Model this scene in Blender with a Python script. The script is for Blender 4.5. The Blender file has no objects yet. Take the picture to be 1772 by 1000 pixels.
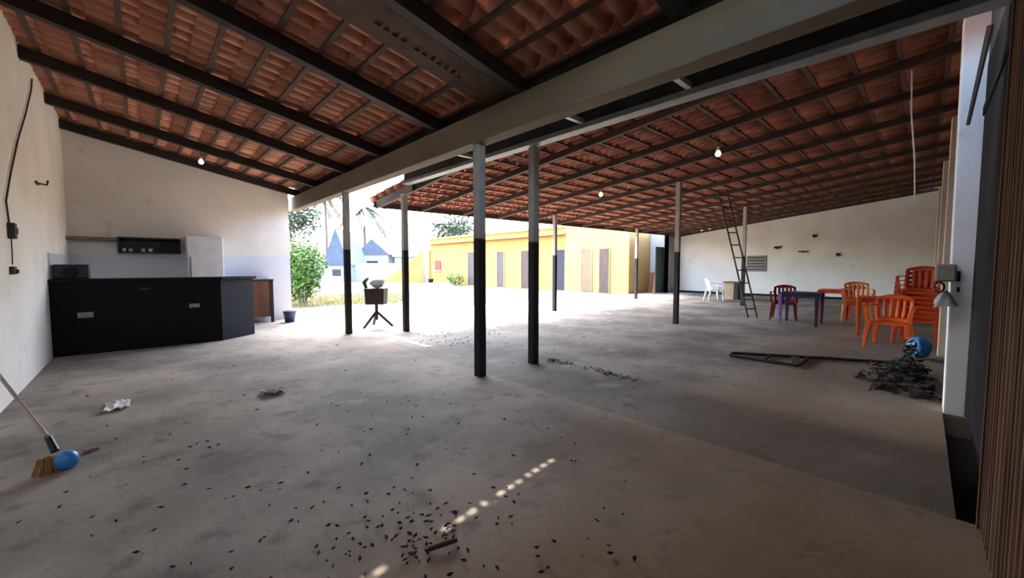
import bpy, bmesh, math, random
from mathutils import Vector, Matrix, noise
random.seed(7)
PI = math.pi
SC = bpy.context.scene
COL = SC.collection

# ------------------------------------------------------------------ camera
# world axes: +x runs along the gate wall into the yard, +y runs along the bar wall, z up
cam_d = bpy.data.cameras.new('camera')
cam_d.sensor_width = 36.0
cam_d.lens = 676.0 / 1772.0 * 36.0
cam_d.clip_start = 0.02
cam_d.clip_end = 400
cam = bpy.data.objects.new('camera', cam_d)
COL.objects.link(cam)
cam.location = (0, 0, 1.3)
YAW = math.radians(46.45)
PIT = math.radians(3.3)
cam.rotation_euler = (PI / 2 - PIT, 0, YAW - PI / 2)
SC.camera = cam

# ------------------------------------------------------------------ sky, sun, exposure
w = bpy.data.worlds.new('sky')
SC.world = w
w.use_nodes = True
nt = w.node_tree
nt.nodes.clear()
sky = nt.nodes.new('ShaderNodeTexSky')
sky.sky_type = 'NISHITA'
sky.sun_disc = False
sky.sun_elevation = math.radians(62)
sky.sun_rotation = math.radians(5)
sky.air_density = 1.0
sky.dust_density = 5.0
sky.ozone_density = 1.0
bg = nt.nodes.new('ShaderNodeBackground')
bg.inputs['Strength'].default_value = 0.72
out = nt.nodes.new('ShaderNodeOutputWorld')
nt.links.new(sky.outputs[0], bg.inputs['Color'])
nt.links.new(bg.outputs[0], out.inputs['Surface'])
sun_d = bpy.data.lights.new('sun', 'SUN')
sun_d.energy = 2.1
sun_d.angle = math.radians(0.53)
sun_d.color = (1.0, 0.95, 0.86)
sun = bpy.data.objects.new('sun', sun_d)
COL.objects.link(sun)
sun.location = (0, 0, 30)
SUN_DIR = Vector((-0.15, -0.5, -1.0)).normalized()
sun.rotation_euler = SUN_DIR.to_track_quat('-Z', 'Y').to_euler()
vs = SC.view_settings
vs.view_transform = 'Standard'
vs.look = 'None'
vs.gamma = 1.0
vs.use_curve_mapping = False
vs.exposure = 2.42
SC.cycles.max_bounces = 12
SC.cycles.diffuse_bounces = 8
SC.cycles.glossy_bounces = 4

# ------------------------------------------------------------------ helpers
def s2l(c):
    def f(v):
        v = v / 255.0
        return v / 12.92 if v <= 0.04045 else ((v + 0.055) / 1.055) ** 2.4
    return tuple(f(v) for v in c)

def N(nt, typ, **kw):
    n = nt.nodes.new(typ)
    for k, v in kw.items():
        setattr(n, k, v)
    return n

def material(name, col, col2=None, rough=0.6, scale=6.0, detail=5.0, bump=0.0, bump_scale=None,
             metallic=0.0, spec=0.5, stretch=(1, 1, 1), lo=0.35, hi=0.65, trans=0.0):
    """noise-mixed two-tone surface; colours given as sRGB 0-255"""
    m = bpy.data.materials.new(name)
    m.use_nodes = True
    nt = m.node_tree
    b = nt.nodes['Principled BSDF']
    b.inputs['Roughness'].default_value = rough
    b.inputs['Metallic'].default_value = metallic
    b.inputs['Specular IOR Level'].default_value = spec
    if trans:
        b.inputs['Transmission Weight'].default_value = trans
    tc = N(nt, 'ShaderNodeTexCoord')
    mp = N(nt, 'ShaderNodeMapping')
    mp.inputs['Scale'].default_value = stretch
    nt.links.new(tc.outputs['Object'], mp.inputs['Vector'])
    nz = N(nt, 'ShaderNodeTexNoise')
    nz.inputs['Scale'].default_value = scale
    nz.inputs['Detail'].default_value = detail
    nt.links.new(mp.outputs[0], nz.inputs['Vector'])
    rp = N(nt, 'ShaderNodeMapRange')
    rp.inputs['From Min'].default_value = lo
    rp.inputs['From Max'].default_value = hi
    nt.links.new(nz.outputs['Fac'], rp.inputs['Value'])
    mx = N(nt, 'ShaderNodeMix', data_type='RGBA')
    c1 = s2l(col)
    c2 = s2l(col2) if col2 else tuple(v * 0.8 for v in c1)
    mx.inputs['A'].default_value = (*c1, 1)
    mx.inputs['B'].default_value = (*c2, 1)
    nt.links.new(rp.outputs[0], mx.inputs['Factor'])
    nt.links.new(mx.outputs['Result'], b.inputs['Base Color'])
    if bump:
        n2 = N(nt, 'ShaderNodeTexNoise')
        n2.inputs['Scale'].default_value = bump_scale or scale * 4
        n2.inputs['Detail'].default_value = 6
        nt.links.new(mp.outputs[0], n2.inputs['Vector'])
        bp = N(nt, 'ShaderNodeBump')
        bp.inputs['Strength'].default_value = bump
        bp.inputs['Distance'].default_value = 0.02
        nt.links.new(n2.outputs['Fac'], bp.inputs['Height'])
        nt.links.new(bp.outputs[0], b.inputs['Normal'])
    m['mix'] = 1
    return m

def mix_into(m, fac_socket, col):
    """lay another colour over the base colour of m with a factor socket"""
    nt = m.node_tree
    b = nt.nodes['Principled BSDF']
    src = b.inputs['Base Color'].links[0].from_socket
    mx = N(nt, 'ShaderNodeMix', data_type='RGBA')
    nt.links.new(src, mx.inputs['A'])
    mx.inputs['B'].default_value = (*s2l(col), 1)
    nt.links.new(fac_socket, mx.inputs['Factor'])
    nt.links.new(mx.outputs['Result'], b.inputs['Base Color'])

def pos_axis(m, axis, coord='Object'):
    nt = m.node_tree
    tc = N(nt, 'ShaderNodeTexCoord')
    sp = N(nt, 'ShaderNodeSeparateXYZ')
    nt.links.new(tc.outputs[coord], sp.inputs[0])
    return sp.outputs[axis]

def ramp(m, sock, a, b):
    nt = m.node_tree
    r = N(nt, 'ShaderNodeMapRange')
    r.inputs['From Min'].default_value = a
    r.inputs['From Max'].default_value = b
    nt.links.new(sock, r.inputs['Value'])
    return r.outputs[0]

def noise_fac(m, scale, lo, hi, detail=4, stretch=(1, 1, 1), loc=(0, 0, 0)):
    nt = m.node_tree
    tc = N(nt, 'ShaderNodeTexCoord')
    mp = N(nt, 'ShaderNodeMapping')
    mp.inputs['Scale'].default_value = stretch
    mp.inputs['Location'].default_value = loc
    nt.links.new(tc.outputs['Object'], mp.inputs['Vector'])
    nz = N(nt, 'ShaderNodeTexNoise')
    nz.inputs['Scale'].default_value = scale
    nz.inputs['Detail'].default_value = detail
    nt.links.new(mp.outputs[0], nz.inputs['Vector'])
    return ramp(m, nz.outputs['Fac'], lo, hi)

def mul(m, a, b):
    nt = m.node_tree
    x = N(nt, 'ShaderNodeMath', operation='MULTIPLY')
    nt.links.new(a, x.inputs[0])
    if isinstance(b, (int, float)):
        x.inputs[1].default_value = b
    else:
        nt.links.new(b, x.inputs[1])
    return x.outputs[0]

class MB:
    def __init__(self):
        self.bm = bmesh.new()
    def quad(self, *ps):
        return self.bm.faces.new([self.bm.verts.new(p) for p in ps])
    def box(self, x0, x1, y0, y1, z0, z1):
        v = [self.bm.verts.new(p) for p in ((x0, y0, z0), (x1, y0, z0), (x1, y1, z0), (x0, y1, z0),
                                            (x0, y0, z1), (x1, y0, z1), (x1, y1, z1), (x0, y1, z1))]
        for f in ((0, 3, 2, 1), (4, 5, 6, 7), (0, 1, 5, 4), (1, 2, 6, 5), (2, 3, 7, 6), (3, 0, 4, 7)):
            self.bm.faces.new([v[i] for i in f])
        return v
    def hexa(self, b, t):
        v = [self.bm.verts.new(p) for p in (*b, *t)]
        for f in ((0, 3, 2, 1), (4, 5, 6, 7), (0, 1, 5, 4), (1, 2, 6, 5), (2, 3, 7, 6), (3, 0, 4, 7)):
            self.bm.faces.new([v[i] for i in f])
    def bar(self, p, q, wd, ht, upv=(0, 0, 1)):
        p, q = Vector(p), Vector(q)
        d = (q - p).normalized()
        u = Vector(upv)
        s = d.cross(u)
        if s.length < 1e-4:
            s = d.cross(Vector((1, 0, 0)))
        s.normalize()
        u = s.cross(d).normalized()
        def ring(c):
            return [c - s * wd / 2 - u * ht / 2, c + s * wd / 2 - u * ht / 2, c + s * wd / 2 + u * ht / 2, c - s * wd / 2 + u * ht / 2]
        self.hexa(ring(p), ring(q))
    def tube(self, pts, r, seg=8, caps=True):
        pts = [Vector(p) for p in pts]
        rs = r if isinstance(r, (list, tuple)) else [r] * len(pts)
        rings = []
        prev = None
        for i, p in enumerate(pts):
            d = (pts[min(i + 1, len(pts) - 1)] - pts[max(i - 1, 0)]).normalized()
            if prev is None:
                a = d.cross(Vector((0, 0, 1)))
                if a.length < 1e-3:
                    a = Vector((1, 0, 0))
            else:
                a = prev - d * prev.dot(d)
            a.normalize()
            prev = a
            bb = d.cross(a)
            rings.append([self.bm.verts.new(p + (a * math.cos(2 * PI * k / seg) + bb * math.sin(2 * PI * k / seg)) * rs[i]) for k in range(seg)])
        for i in range(len(rings) - 1):
            for k in range(seg):
                self.bm.faces.new([rings[i][k], rings[i][(k + 1) % seg], rings[i + 1][(k + 1) % seg], rings[i + 1][k]])
        if caps:
            self.bm.faces.new(rings[0][::-1])
            self.bm.faces.new(rings[-1])
    def lathe(self, prof, c=(0, 0, 0), seg=20):
        rings = []
        for r, z in prof:
            rings.append([self.bm.verts.new((c[0] + r * math.cos(2 * PI * k / seg), c[1] + r * math.sin(2 * PI * k / seg), c[2] + z)) for k in range(seg)])
        for i in range(len(rings) - 1):
            for k in range(seg):
                self.bm.faces.new([rings[i][k], rings[i][(k + 1) % seg], rings[i + 1][(k + 1) % seg], rings[i + 1][k]])
        if prof[0][0] > 1e-4:
            self.bm.faces.new(rings[0][::-1])
        if prof[-1][0] > 1e-4:
            self.bm.faces.new(rings[-1])
    def prism(self, poly, axis, a0, a1):
        """extrude a 2-D polygon along axis ('x','y','z') from a0 to a1"""
        def mk(p, t):
            if axis == 'x': return (t, p[0], p[1])
            if axis == 'y': return (p[0], t, p[1])
            return (p[0], p[1], t)
        A = [self.bm.verts.new(mk(p, a0)) for p in poly]
        B = [self.bm.verts.new(mk(p, a1)) for p in poly]
        self.bm.faces.new(A[::-1])
        self.bm.faces.new(B)
        n = len(poly)
        for i in range(n):
            self.bm.faces.new([A[i], A[(i + 1) % n], B[(i + 1) % n], B[i]])
    def grid(self, fn, nu, nv):
        v = [[self.bm.verts.new(fn(i / nu, j / nv)) for j in range(nv + 1)] for i in range(nu + 1)]
        for i in range(nu):
            for j in range(nv):
                self.bm.faces.new([v[i][j], v[i + 1][j], v[i + 1][j + 1], v[i][j + 1]])
        return v
    def build(self, name, mat, parent=None, bevel=0.0, solid=0.0, smooth=False, origin=None, local=False):
        """ONE mesh object. Coordinates are world unless local=True; with a parent they become parent-local."""
        bm = self.bm
        bmesh.ops.recalc_face_normals(bm, faces=bm.faces)
        off = Vector((0, 0, 0))
        if not local:
            if parent is not None:
                off = Vector(parent['_base']) if '_base' in parent else parent.location.copy()
            elif origin is not None:
                off = Vector(origin)
        if off.length:
            bmesh.ops.translate(bm, verts=bm.verts, vec=-off)
        me = bpy.data.meshes.new(name)
        bm.to_mesh(me)
        bm.free()
        me.materials.append(mat)
        if smooth:
            for p in me.polygons:
                p.use_smooth = True
        o = bpy.data.objects.new(name, me)
        COL.objects.link(o)
        if parent is not None:
            o.parent = parent
            o['_base'] = tuple(off)
        elif not local:
            o.location = off
        if solid:
            md = o.modifiers.new('thickness', 'SOLIDIFY')
            md.thickness = solid
            md.offset = 0
        if bevel:
            md = o.modifiers.new('bevel', 'BEVEL')
            md.width = bevel
            md.segments = 2
            md.limit_method = 'ANGLE'
        return o

def tag(o, label, cat=None, group=None, kind=None):
    o['label'] = label
    if cat: o['category'] = cat
    if group: o['group'] = group
    if kind: o['kind'] = kind
    return o

def thing(name, loc, label, cat, group=None, rotz=0.0, kind=None):
    o = bpy.data.objects.new(name, None)
    o.empty_display_size = 0.1
    COL.objects.link(o)
    o.location = loc
    o.rotation_euler = (0, 0, rotz)
    return tag(o, label, cat, group, kind)

def copy_thing(o, loc, rotz, label, group=None):
    c = o.copy()
    COL.objects.link(c)
    c.location = loc
    c.rotation_euler = (0, 0, rotz)
    c['label'] = label
    if group: c['group'] = group
    for ch in o.children:
        d = ch.copy()
        COL.objects.link(d)
        d.parent = c
        for g in ch.children:
            e = g.copy()
            COL.objects.link(e)
            e.parent = d
    return c

# ------------------------------------------------------------------ materials
M = {}
def wall_mat(name, c1, c2):
    m = material(name, c1, c2, rough=0.85, scale=1.3, detail=6, bump=0.25, bump_scale=28, lo=0.4, hi=0.7)
    mix_into(m, mul(m, noise_fac(m, 3.5, 0.62, 0.78, 8), 0.35), (150, 140, 122))
    return m
M['wall_white'] = wall_mat('white_plaster', (232, 228, 218), (220, 214, 202))
M['wall_bar'] = wall_mat('bar_plaster', (232, 227, 218), (222, 216, 206))
# the bar wall carries a paler, bluish glazed dado up to about head height
zz = pos_axis(M['wall_bar'], 2)
mix_into(M['wall_bar'], mul(M['wall_bar'], ramp(M['wall_bar'], zz, 1.545, 1.535), 0.75), (206, 214, 226))
M['wall_far'] = wall_mat('far_plaster', (240, 236, 226), (230, 225, 213))
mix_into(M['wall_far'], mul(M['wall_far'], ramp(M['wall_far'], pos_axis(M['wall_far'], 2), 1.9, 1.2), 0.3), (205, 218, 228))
M['wall_gate'] = material('gate_wall_paint', (74, 72, 66), (58, 56, 52), rough=0.7, scale=3, bump=0.1)
M['pilaster'] = wall_mat('pilaster_plaster', (242, 246, 248), (228, 232, 232))
M['pilaster_cream'] = wall_mat('pilaster_cream', (214, 202, 182), (196, 182, 160))
M['grey_door'] = material('grey_steel_door', (40, 42, 46), (30, 31, 34), spec=0.08, rough=0.9, scale=2.5, bump=0.05)
M['black'] = material('black_recess', (14, 13, 12), (22, 20, 18), rough=0.9)

def floor_mat(name, c1, c2, warm, warm_col):
    m = material(name, c1, c2, rough=0.8, scale=0.9, detail=8, bump=0.35, bump_scale=14, lo=0.38, hi=0.62, spec=0.14)
    mix_into(m, mul(m, noise_fac(m, 5.0, 0.55, 0.75, 8, loc=(3, 1, 0)), 0.6), (80, 74, 66))
    mix_into(m, mul(m, noise_fac(m, 2.2, 0.6, 0.75, 6, loc=(8, 2, 0)), 0.5), (186, 178, 164))
    mix_into(m, mul(m, noise_fac(m, 34.0, 0.62, 0.72, 3), 0.35), (74, 66, 58))
    if warm:
        yy = pos_axis(m, 1)
        f = ramp(m, yy, 2.1, 1.1)
        mix_into(m, mul(m, mul(m, f, noise_fac(m, 0.8, 0.2, 0.6)), 0.75), warm_col)
    return m
M['floor_near'] = floor_mat('smooth_screed', (166, 156, 142), (124, 117, 107), True, (152, 126, 102))
M['floor_far'] = floor_mat('rough_concrete', (146, 141, 132), (108, 105, 100), True, (126, 112, 96))
M['ground'] = material('yard_concrete', (88, 81, 69), (71, 65, 55), spec=0.1, rough=0.95, scale=0.5, detail=8, bump=0.3, bump_scale=8)
mix_into(M['ground'], mul(M['ground'], noise_fac(M['ground'], 1.6, 0.58, 0.72, 8), 0.5), (150, 150, 120))
M['steel_beam'] = material('galvanised_lit', (166, 170, 170), (140, 146, 146), rough=0.5, scale=5, metallic=0.1)
M['beam_concrete'] = material('grey_timber_beam', (132, 118, 98), (104, 92, 76), rough=0.8, scale=2.0, detail=8, bump=0.2, stretch=(1, 0.25, 1))
M['dark_wood'] = material('dark_stained_rafter', (40, 32, 30), (28, 23, 22), rough=0.65, scale=4, detail=6, bump=0.15, stretch=(0.4, 3, 3))
M['dark_wood2'] = material('dark_brown_rafter', (74, 52, 42), (52, 38, 32), rough=0.7, scale=4, detail=6, bump=0.15, stretch=(3, 0.4, 3))
M['batten'] = material('brown_batten', (92, 66, 52), (70, 50, 40), rough=0.8, scale=6)
M['gutter'] = material('zinc_shaded', (70, 72, 74), (52, 54, 56), rough=0.6, scale=4)

def tile_mat(name, su, sv, c1, c2, c3):
    """terracotta; every clay tile its own tone: cells of su x sv metres"""
    m = material(name, c1, c2, rough=0.85, scale=2.2, detail=6, bump=0.2, bump_scale=40, lo=0.3, hi=0.7)
    nt = m.node_tree
    tc = N(nt, 'ShaderNodeTexCoord')
    sn = N(nt, 'ShaderNodeVectorMath', operation='SNAP')
    sn.inputs[1].default_value = (su, sv, 50)
    wn = N(nt, 'ShaderNodeTexWhiteNoise', noise_dimensions='3D')
    nt.links.new(tc.outputs['Object'], sn.inputs[0])
    nt.links.new(sn.outputs[0], wn.inputs['Vector'])
    mix_into(m, mul(m, ramp(m, wn.outputs['Value'], 0.35, 1.0), 0.8), c3)
    nt2 = m.node_tree
    mix_into(m, mul(m, noise_fac(m, 3.0, 0.58, 0.75, 6), 0.5), (86, 60, 50))
    return m
M['tile_left'] = tile_mat('clay_tiles_left', 0.37, 0.2, (188, 130, 104), (162, 108, 86), (206, 154, 126))
M['tile_right'] = tile_mat('clay_tiles_right', 0.2, 0.37, (178, 110, 84), (148, 88, 68), (196, 134, 102))
M['post_low'] = None
def post_mat():
    m = material('painted_post', (190, 187, 178), (166, 163, 154), rough=0.7, scale=5, bump=0.1)
    z = pos_axis(m, 2)
    nt = m.node_tree
    wob = N(nt, 'ShaderNodeMath', operation='ADD')
    nt.links.new(z, wob.inputs[0])
    nt.links.new(mul(m, noise_fac(m, 20, 0, 1), 0.06), wob.inputs[1])
    mix_into(m, ramp(m, wob.outputs[0], 1.66, 1.64), (22, 22, 24))
    return m
M['post'] = post_mat()
M['counter'] = material('black_counter_paint', (16, 16, 19), (11, 11, 13), spec=0.2, rough=0.7, scale=3, bump=0.05)
M['counter_side'] = material('slate_lit_counter', (34, 40, 48), (27, 31, 38), spec=0.2, rough=0.7, scale=3, bump=0.05)  # light on the end panel put into the colour; plain slate elsewhere
M['white_plastic'] = material('white_plastic', (226, 226, 224), (214, 214, 212), rough=0.45)
M['grey_plastic'] = material('grey_plastic', (150, 150, 148), (136, 136, 134), rough=0.5)
M['black_plastic'] = material('black_plastic', (20, 20, 22), (28, 28, 30), rough=0.5)
M['brown_wood'] = material('brown_wood', (120, 80, 54), (92, 60, 40), rough=0.6, scale=3, stretch=(4, 4, 0.5), bump=0.1)
M['orange'] = material('orange_plastic', (232, 106, 34), (220, 92, 28), rough=0.4)
M['orange_deep'] = material('deep_orange_plastic', (208, 78, 26), (188, 66, 24), rough=0.4)
M['orange_pale'] = material('pale_orange_plastic', (240, 150, 92), (228, 134, 78), rough=0.4)
M['maroon'] = material('maroon_plastic', (128, 24, 46), (108, 18, 38), rough=0.4)
M['purple'] = material('purple_plastic', (116, 104, 168), (98, 88, 150), rough=0.4)
M['navy'] = material('navy_plastic', (34, 38, 74), (28, 30, 60), rough=0.4)
M['blue'] = material('blue_plastic', (64, 146, 206), (44, 122, 188), rough=0.4)
M['navy_bucket'] = material('dark_blue_plastic', (40, 58, 100), (32, 46, 84), rough=0.45)
M['rust'] = material('rusty_black_steel', (40, 36, 36), (60, 46, 40), rough=0.7, scale=9)
M['yellow_paint'] = wall_mat('yellow_paint', (180, 134, 70), (170, 120, 56))
M['yellow_light'] = wall_mat('pale_yellow_paint', (168, 138, 82), (158, 128, 72))
M['door_dark'] = material('dark_door', (70, 48, 42), (54, 38, 34), rough=0.6, scale=3, stretch=(3, 3, 0.5))
M['door_beige'] = material('beige_door', (112, 92, 68), (96, 78, 58), rough=0.6, scale=3, stretch=(3, 3, 0.5))
M['door_grey'] = material('grey_door', (74, 66, 66), (62, 56, 58), rough=0.7)
M['door_void'] = material('dark_doorway', (44, 44, 54), (34, 34, 42), rough=0.9)
M['teal'] = material('dark_teal_paint', (40, 66, 72), (32, 54, 60), rough=0.6)
M['leaf_bright'] = material('bright_leaf', (72, 108, 34), (52, 86, 24), rough=0.6, scale=3)
M['leaf_mid'] = material('mid_leaf', (52, 72, 48), (40, 56, 36), rough=0.6, scale=2)
M['leaf_dark'] = material('dark_leaf', (40, 56, 40), (30, 42, 32), rough=0.7, scale=8)
M['bark'] = material('grey_bark', (120, 106, 92), (94, 82, 70), rough=0.9, scale=8, bump=0.3)
M['grass'] = material('dry_grass', (110, 120, 62), (136, 120, 76), rough=0.9, scale=1.5)
M['white_render'] = material('white_render', (160, 164, 166), (146, 150, 152), rough=0.85, scale=1.5)
M['slate'] = material('slate_roof', (74, 86, 100), (62, 74, 88), rough=0.7, scale=4)
M['glass_dark'] = material('dark_window', (50, 58, 66), (40, 46, 54), rough=0.2)
M['red'] = material('red_panel', (120, 44, 36), (100, 36, 30), rough=0.6)
M['leaf_dry'] = material('dry_leaf', (70, 50, 36), (46, 34, 26), rough=0.85, scale=12)
M['paper'] = material('white_paper', (224, 222, 216), (206, 204, 198), rough=0.8, scale=12)
M['rubble'] = material('dark_rubble', (70, 52, 48), (44, 36, 34), rough=0.9, scale=14, bump=0.3)
M['steel_pole'] = material('metal_broom_pole', (168, 152, 138), (150, 134, 120), rough=0.4, metallic=0.3)
M['bulb'] = None
mb_ = bpy.data.materials.new('lit_bulb')
mb_.use_nodes = True
_b = mb_.node_tree.nodes['Principled BSDF']
_b.inputs['Base Color'].default_value = (0.9, 0.88, 0.82, 1)
_b.inputs['Emission Color'].default_value = (1.0, 0.9, 0.78, 1)
_b.inputs['Emission Strength'].default_value = 0.5
M['bulb'] = mb_

def gate_mat():
    m = material('brown_gate_paint', (108, 80, 64), (80, 60, 50), rough=0.8, spec=0.15, scale=2.0, detail=6, bump=0.15, stretch=(7, 7, 0.35))
    mix_into(m, mul(m, noise_fac(m, 3, 0.55, 0.75, 6, stretch=(6, 6, 0.3)), 0.5), (158, 130, 108))
    return m
M['gate'] = gate_mat()

# ================================================================== SETTING
R1 = lambda x: 3.78 - 0.195 * (x + 0.95)          # underside of the left roof's rafters
def R2(x, y):                                       # underside of the right roof's rafters
    s = (x - 3.8) / 16.2
    t = (y + 0.17) / 8.67
    return (3.45 + 0.40 * s) * (1 - t) + (2.60 + 0.18 * s) * t

# floors: two concrete pours meeting under the beam
f = MB(); f.box(-1.1, 3.0, -0.30, 11.05, -0.2, 0.0)
tag(f.build('floor', M['floor_near']), 'smooth stained screed floor in front of the bar', kind='structure')
f = MB()
f.prism([(3.012, -0.17), (5.12, -0.17), (5.12, -0.5), (20.2, -0.5), (20.2, 9.2), (11.0, 10.2), (3.6, 11.05), (3.012, 11.05)], 'z', -0.2, -0.004)
tag(f.build('floor', M['floor_far']), 'rough concrete floor beyond the two front posts', kind='structure')
f = MB()
f.prism([(2.5, 11.05), (3.6, 11.05), (11.0, 10.2), (20.2, 9.2), (70, 9.2), (70, 90), (-20, 90), (-20, 11.05)], 'z', -0.3, -0.02)
tag(f.build('ground', M['ground']), 'bright sunlit concrete and dirt yard outside', kind='structure')
f = MB(); f.box(3.0, 5.14, -0.45, -0.17, -0.3, -0.19)
tag(f.build('trim_1', M['black']), 'black slot in the floor under the grey steel door', kind='structure')

# left wall (x=-0.95) and bar wall (y=10.9)
f = MB(); f.box(-1.12, -0.95, -0.5, 11.05, -0.2, 4.02)
tag(f.build('wall_left', M['wall_white']), 'white plastered side wall with a hanging cable', kind='structure')
f = MB()
f.prism([(-0.95, -0.2), (2.72, -0.2), (2.72, R1(2.72) + 0.21), (-0.95, R1(-0.95) + 0.21)], 'y', 10.9, 11.05)
tag(f.build('wall_bar', M['wall_bar']), 'white wall behind the bar with a bluish lower band', kind='structure')

# right wall
f = MB()
f.box(5.14, 20.2, -0.5, -0.30, -0.2, 3.95)
f.box(2.9, 5.14, -0.5, -0.30, 2.98, 4.1)
f.box(-1.12, 2.9, -0.5, -0.30, 3.80, 4.1)  # unseen gap added below this strip to let in sky light
f.box(-1.12, 5.14, -0.5, -0.34, -0.2, 2.98)
tag(f.build('wall_right', M['wall_gate']), 'dark gate wall running along the right side', kind='structure')
f = MB()
poly = [(-0.5, -0.2), (8.75, -0.2), (8.75, R2(20, 8.75) + 0.16), (-0.5, R2(20, -0.5) + 0.18)]
f.prism(poly, 'x', 20.0, 20.2)
tag(f.build('wall_far', M['wall_far']), 'white plastered end wall under the sloping tiles', kind='structure')
f = MB(); f.box(19.97, 20.0, -0.3, 8.75, -0.004, 0.09)  # thin dark box along the wall foot
tag(f.build('baseboard_far', M['black']), 'dark strip along the foot of the end wall', kind='structure')
f = MB(); f.box(18.9, 19.05, 8.75, 9.64, -0.2, 3.0); f.box(18.9, 20.2, 8.75, 8.9, -0.2, 3.0)
tag(f.build('wall_corner', M['white_render']), 'sunlit white wall piece between end wall and yellow building', kind='structure')

# ---- left roof
c1 = thing('ceiling_left', (0, 0, 0), 'underside of clay tile roof over the bar with dark rafters', None, kind='structure')
for i, y in enumerate([-0.15, 1.27, 2.89, 4.4, 6.05, 7.55, 9.3, 10.78]):
    f = MB()
    x0, x1 = -0.95, 2.96
    f.hexa([(x0, y - .05, R1(x0)), (x1, y - .05, R1(x1)), (x1, y + .05, R1(x1)), (x0, y + .05, R1(x0))],
           [(x0, y - .05, R1(x0) + .15), (x1, y - .05, R1(x1) + .15), (x1, y + .05, R1(x1) + .15), (x0, y + .05, R1(x0) + .15)])
    f.build('rafter', M['dark_wood'], c1)
NB = 11
for i in range(NB + 1):
    x = -0.80 + i * 0.37
    f = MB()
    z = R1(x) + .15
    f.bar((x, -0.30, z + .015), (x, 10.9, z + .015), 0.05, 0.03)
    f.build('batten', M['batten'], c1)
# tiles: corrugated courses that step over one another
A0, A1, PIT_T = -0.4, 11.2, 0.2
SLOT_Y = 1.58 + 0.5 * 3.55        # tile column left out for the sun streak
k_slot = int((SLOT_Y - A0) / PIT_T)
f = MB()
ncol = int((A1 - A0) / PIT_T)
SEG = 8
# profile of one tile module: a pan bellying down, then the narrow hollow of the cover tile
PROF = [(0.0, .105), (.08, .095), (.15, .045), (.24, .012), (.36, -.008), (.5, -.016), (.64, -.008), (.76, .012), (.85, .045), (.92, .095), (1.0, .105)]
for i in range(NB):
    xa, xb = -1.1 + i * 0.41 * 0.97, -1.1 + (i + 1) * 0.41 * 0.97 + 0.07
    for k in range(ncol):
        if k == k_slot and 3 <= i <= 9:
            continue
        jz = random.uniform(-0.006, 0.006)
        jx = random.uniform(-0.012, 0.012)
        prev = None
        for (u, pz) in PROF:
            y = A0 + (k + u) * PIT_T
            zz = pz + jz
            va = f.bm.verts.new((xa, y, R1(xa) + .20 + zz + 0.0))
            vb = f.bm.verts.new((xb + jx, y, R1(xb) + .20 + zz + 0.028))
            if prev:
                f.bm.faces.new([prev[0], prev[1], vb, va])
            prev = (va, vb)
f.build('roof_tiles', M['tile_left'], c1, solid=0.012, smooth=True)
# the left-out column: an added slatted mask that shapes thin bars of sun
f = MB()
ya = A0 + k_slot * PIT_T - .01
yb = ya + PIT_T + .02
ys0, ys1 = SLOT_Y - 0.042, SLOT_Y + 0.042
xs, xe = 0.05, 3.5
def flat(x0, x1, y0, y1, dz=0.0):
    f.hexa([(x0, y0, R1(x0) + .20 + dz), (x1, y0, R1(x1) + .20 + dz), (x1, y1, R1(x1) + .20 + dz), (x0, y1, R1(x0) + .20 + dz)],
           [(x0, y0, R1(x0) + .22 + dz), (x1, y0, R1(x1) + .22 + dz), (x1, y1, R1(x1) + .22 + dz), (x0, y1, R1(x0) + .22 + dz)])
slots = [0.62, 0.70, 1.06, 1.14, 1.22, 1.30, 1.44, 1.52, 1.60, 1.68, 1.76, 1.84, 1.92]
slots = [s + 0.15 * 3.5 for s in slots]
# two added mask layers: the openings line up only along the sun's own slant
for dz in (0.10, -0.10):
    f = MB()
    sx, sy = 0.15 * dz, 0.5 * dz
    w0, w1 = (ya - .05, yb + .05) if dz > 0 else (ys0 - .24, ys1 + .14)
    flat(xs, xe, w0, ys0 + sy, dz)
    flat(xs, xe, ys1 + sy, w1, dz)
    cur = xs
    for s in slots:
        flat(cur, s - 0.027 + sx, ys0 + sy, ys1 + sy, dz)
        cur = s + 0.027 + sx
    flat(cur, xe, ys0 + sy, ys1 + sy, dz)
    f.build('sun_slot_mask' if dz > 0 else 'sun_slot_baffle', M['tile_left'] if dz > 0 else M['batten'], c1)

# ---- main beam (timber-clad) and an unseen gutter-like tray added to block sun
f = MB(); f.box(2.80, 2.98, -0.30, 11.2, 2.70, 3.02)
b = f.build('beam', M['beam_concrete'], bevel=0.01)
tag(b, 'long grey main beam carrying the left roof', kind='structure')
f = MB(); f.box(2.99, 3.88, -0.30, 6.95, 3.21, 3.235); f.box(2.99, 3.80, 6.95, 9.0, 3.21, 3.235); f.box(2.99, 3.5, 9.0, 11.2, 3.21, 3.235)
f.build('sun_block_tray', M['gutter'], b)
f = MB(); f.box(2.955, 2.985, -0.30, 11.2, 3.02, 3.21)  # added to close off bright gaps above the beam
f.build('light_gap_board', M['dark_wood'], b)
# ---- steel gutter beam at the edge of the right roof
f = MB(); f.box(3.74, 3.86, -0.30, 6.95, 2.93, 3.20)  # dark tone stands for shade on the channel's web
b2 = f.build('beam', M['gutter'])
tag(b2, 'steel channel along the edge of the right roof', kind='structure')
f = MB(); f.box(3.71, 3.86, -0.30, 6.95, 2.87, 2.93)  # lower flange made paler: the light on it is in its colour
f.build('flange', M['steel_beam'], b2, bevel=0.006)
for y in (1.55, 2.75, 4.75):
    f = MB(); f.bar((2.99, y, 2.93), (3.72, y, 2.95), 0.05, 0.05)
    f.build('strut', M['white_plastic'], b2)

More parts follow.
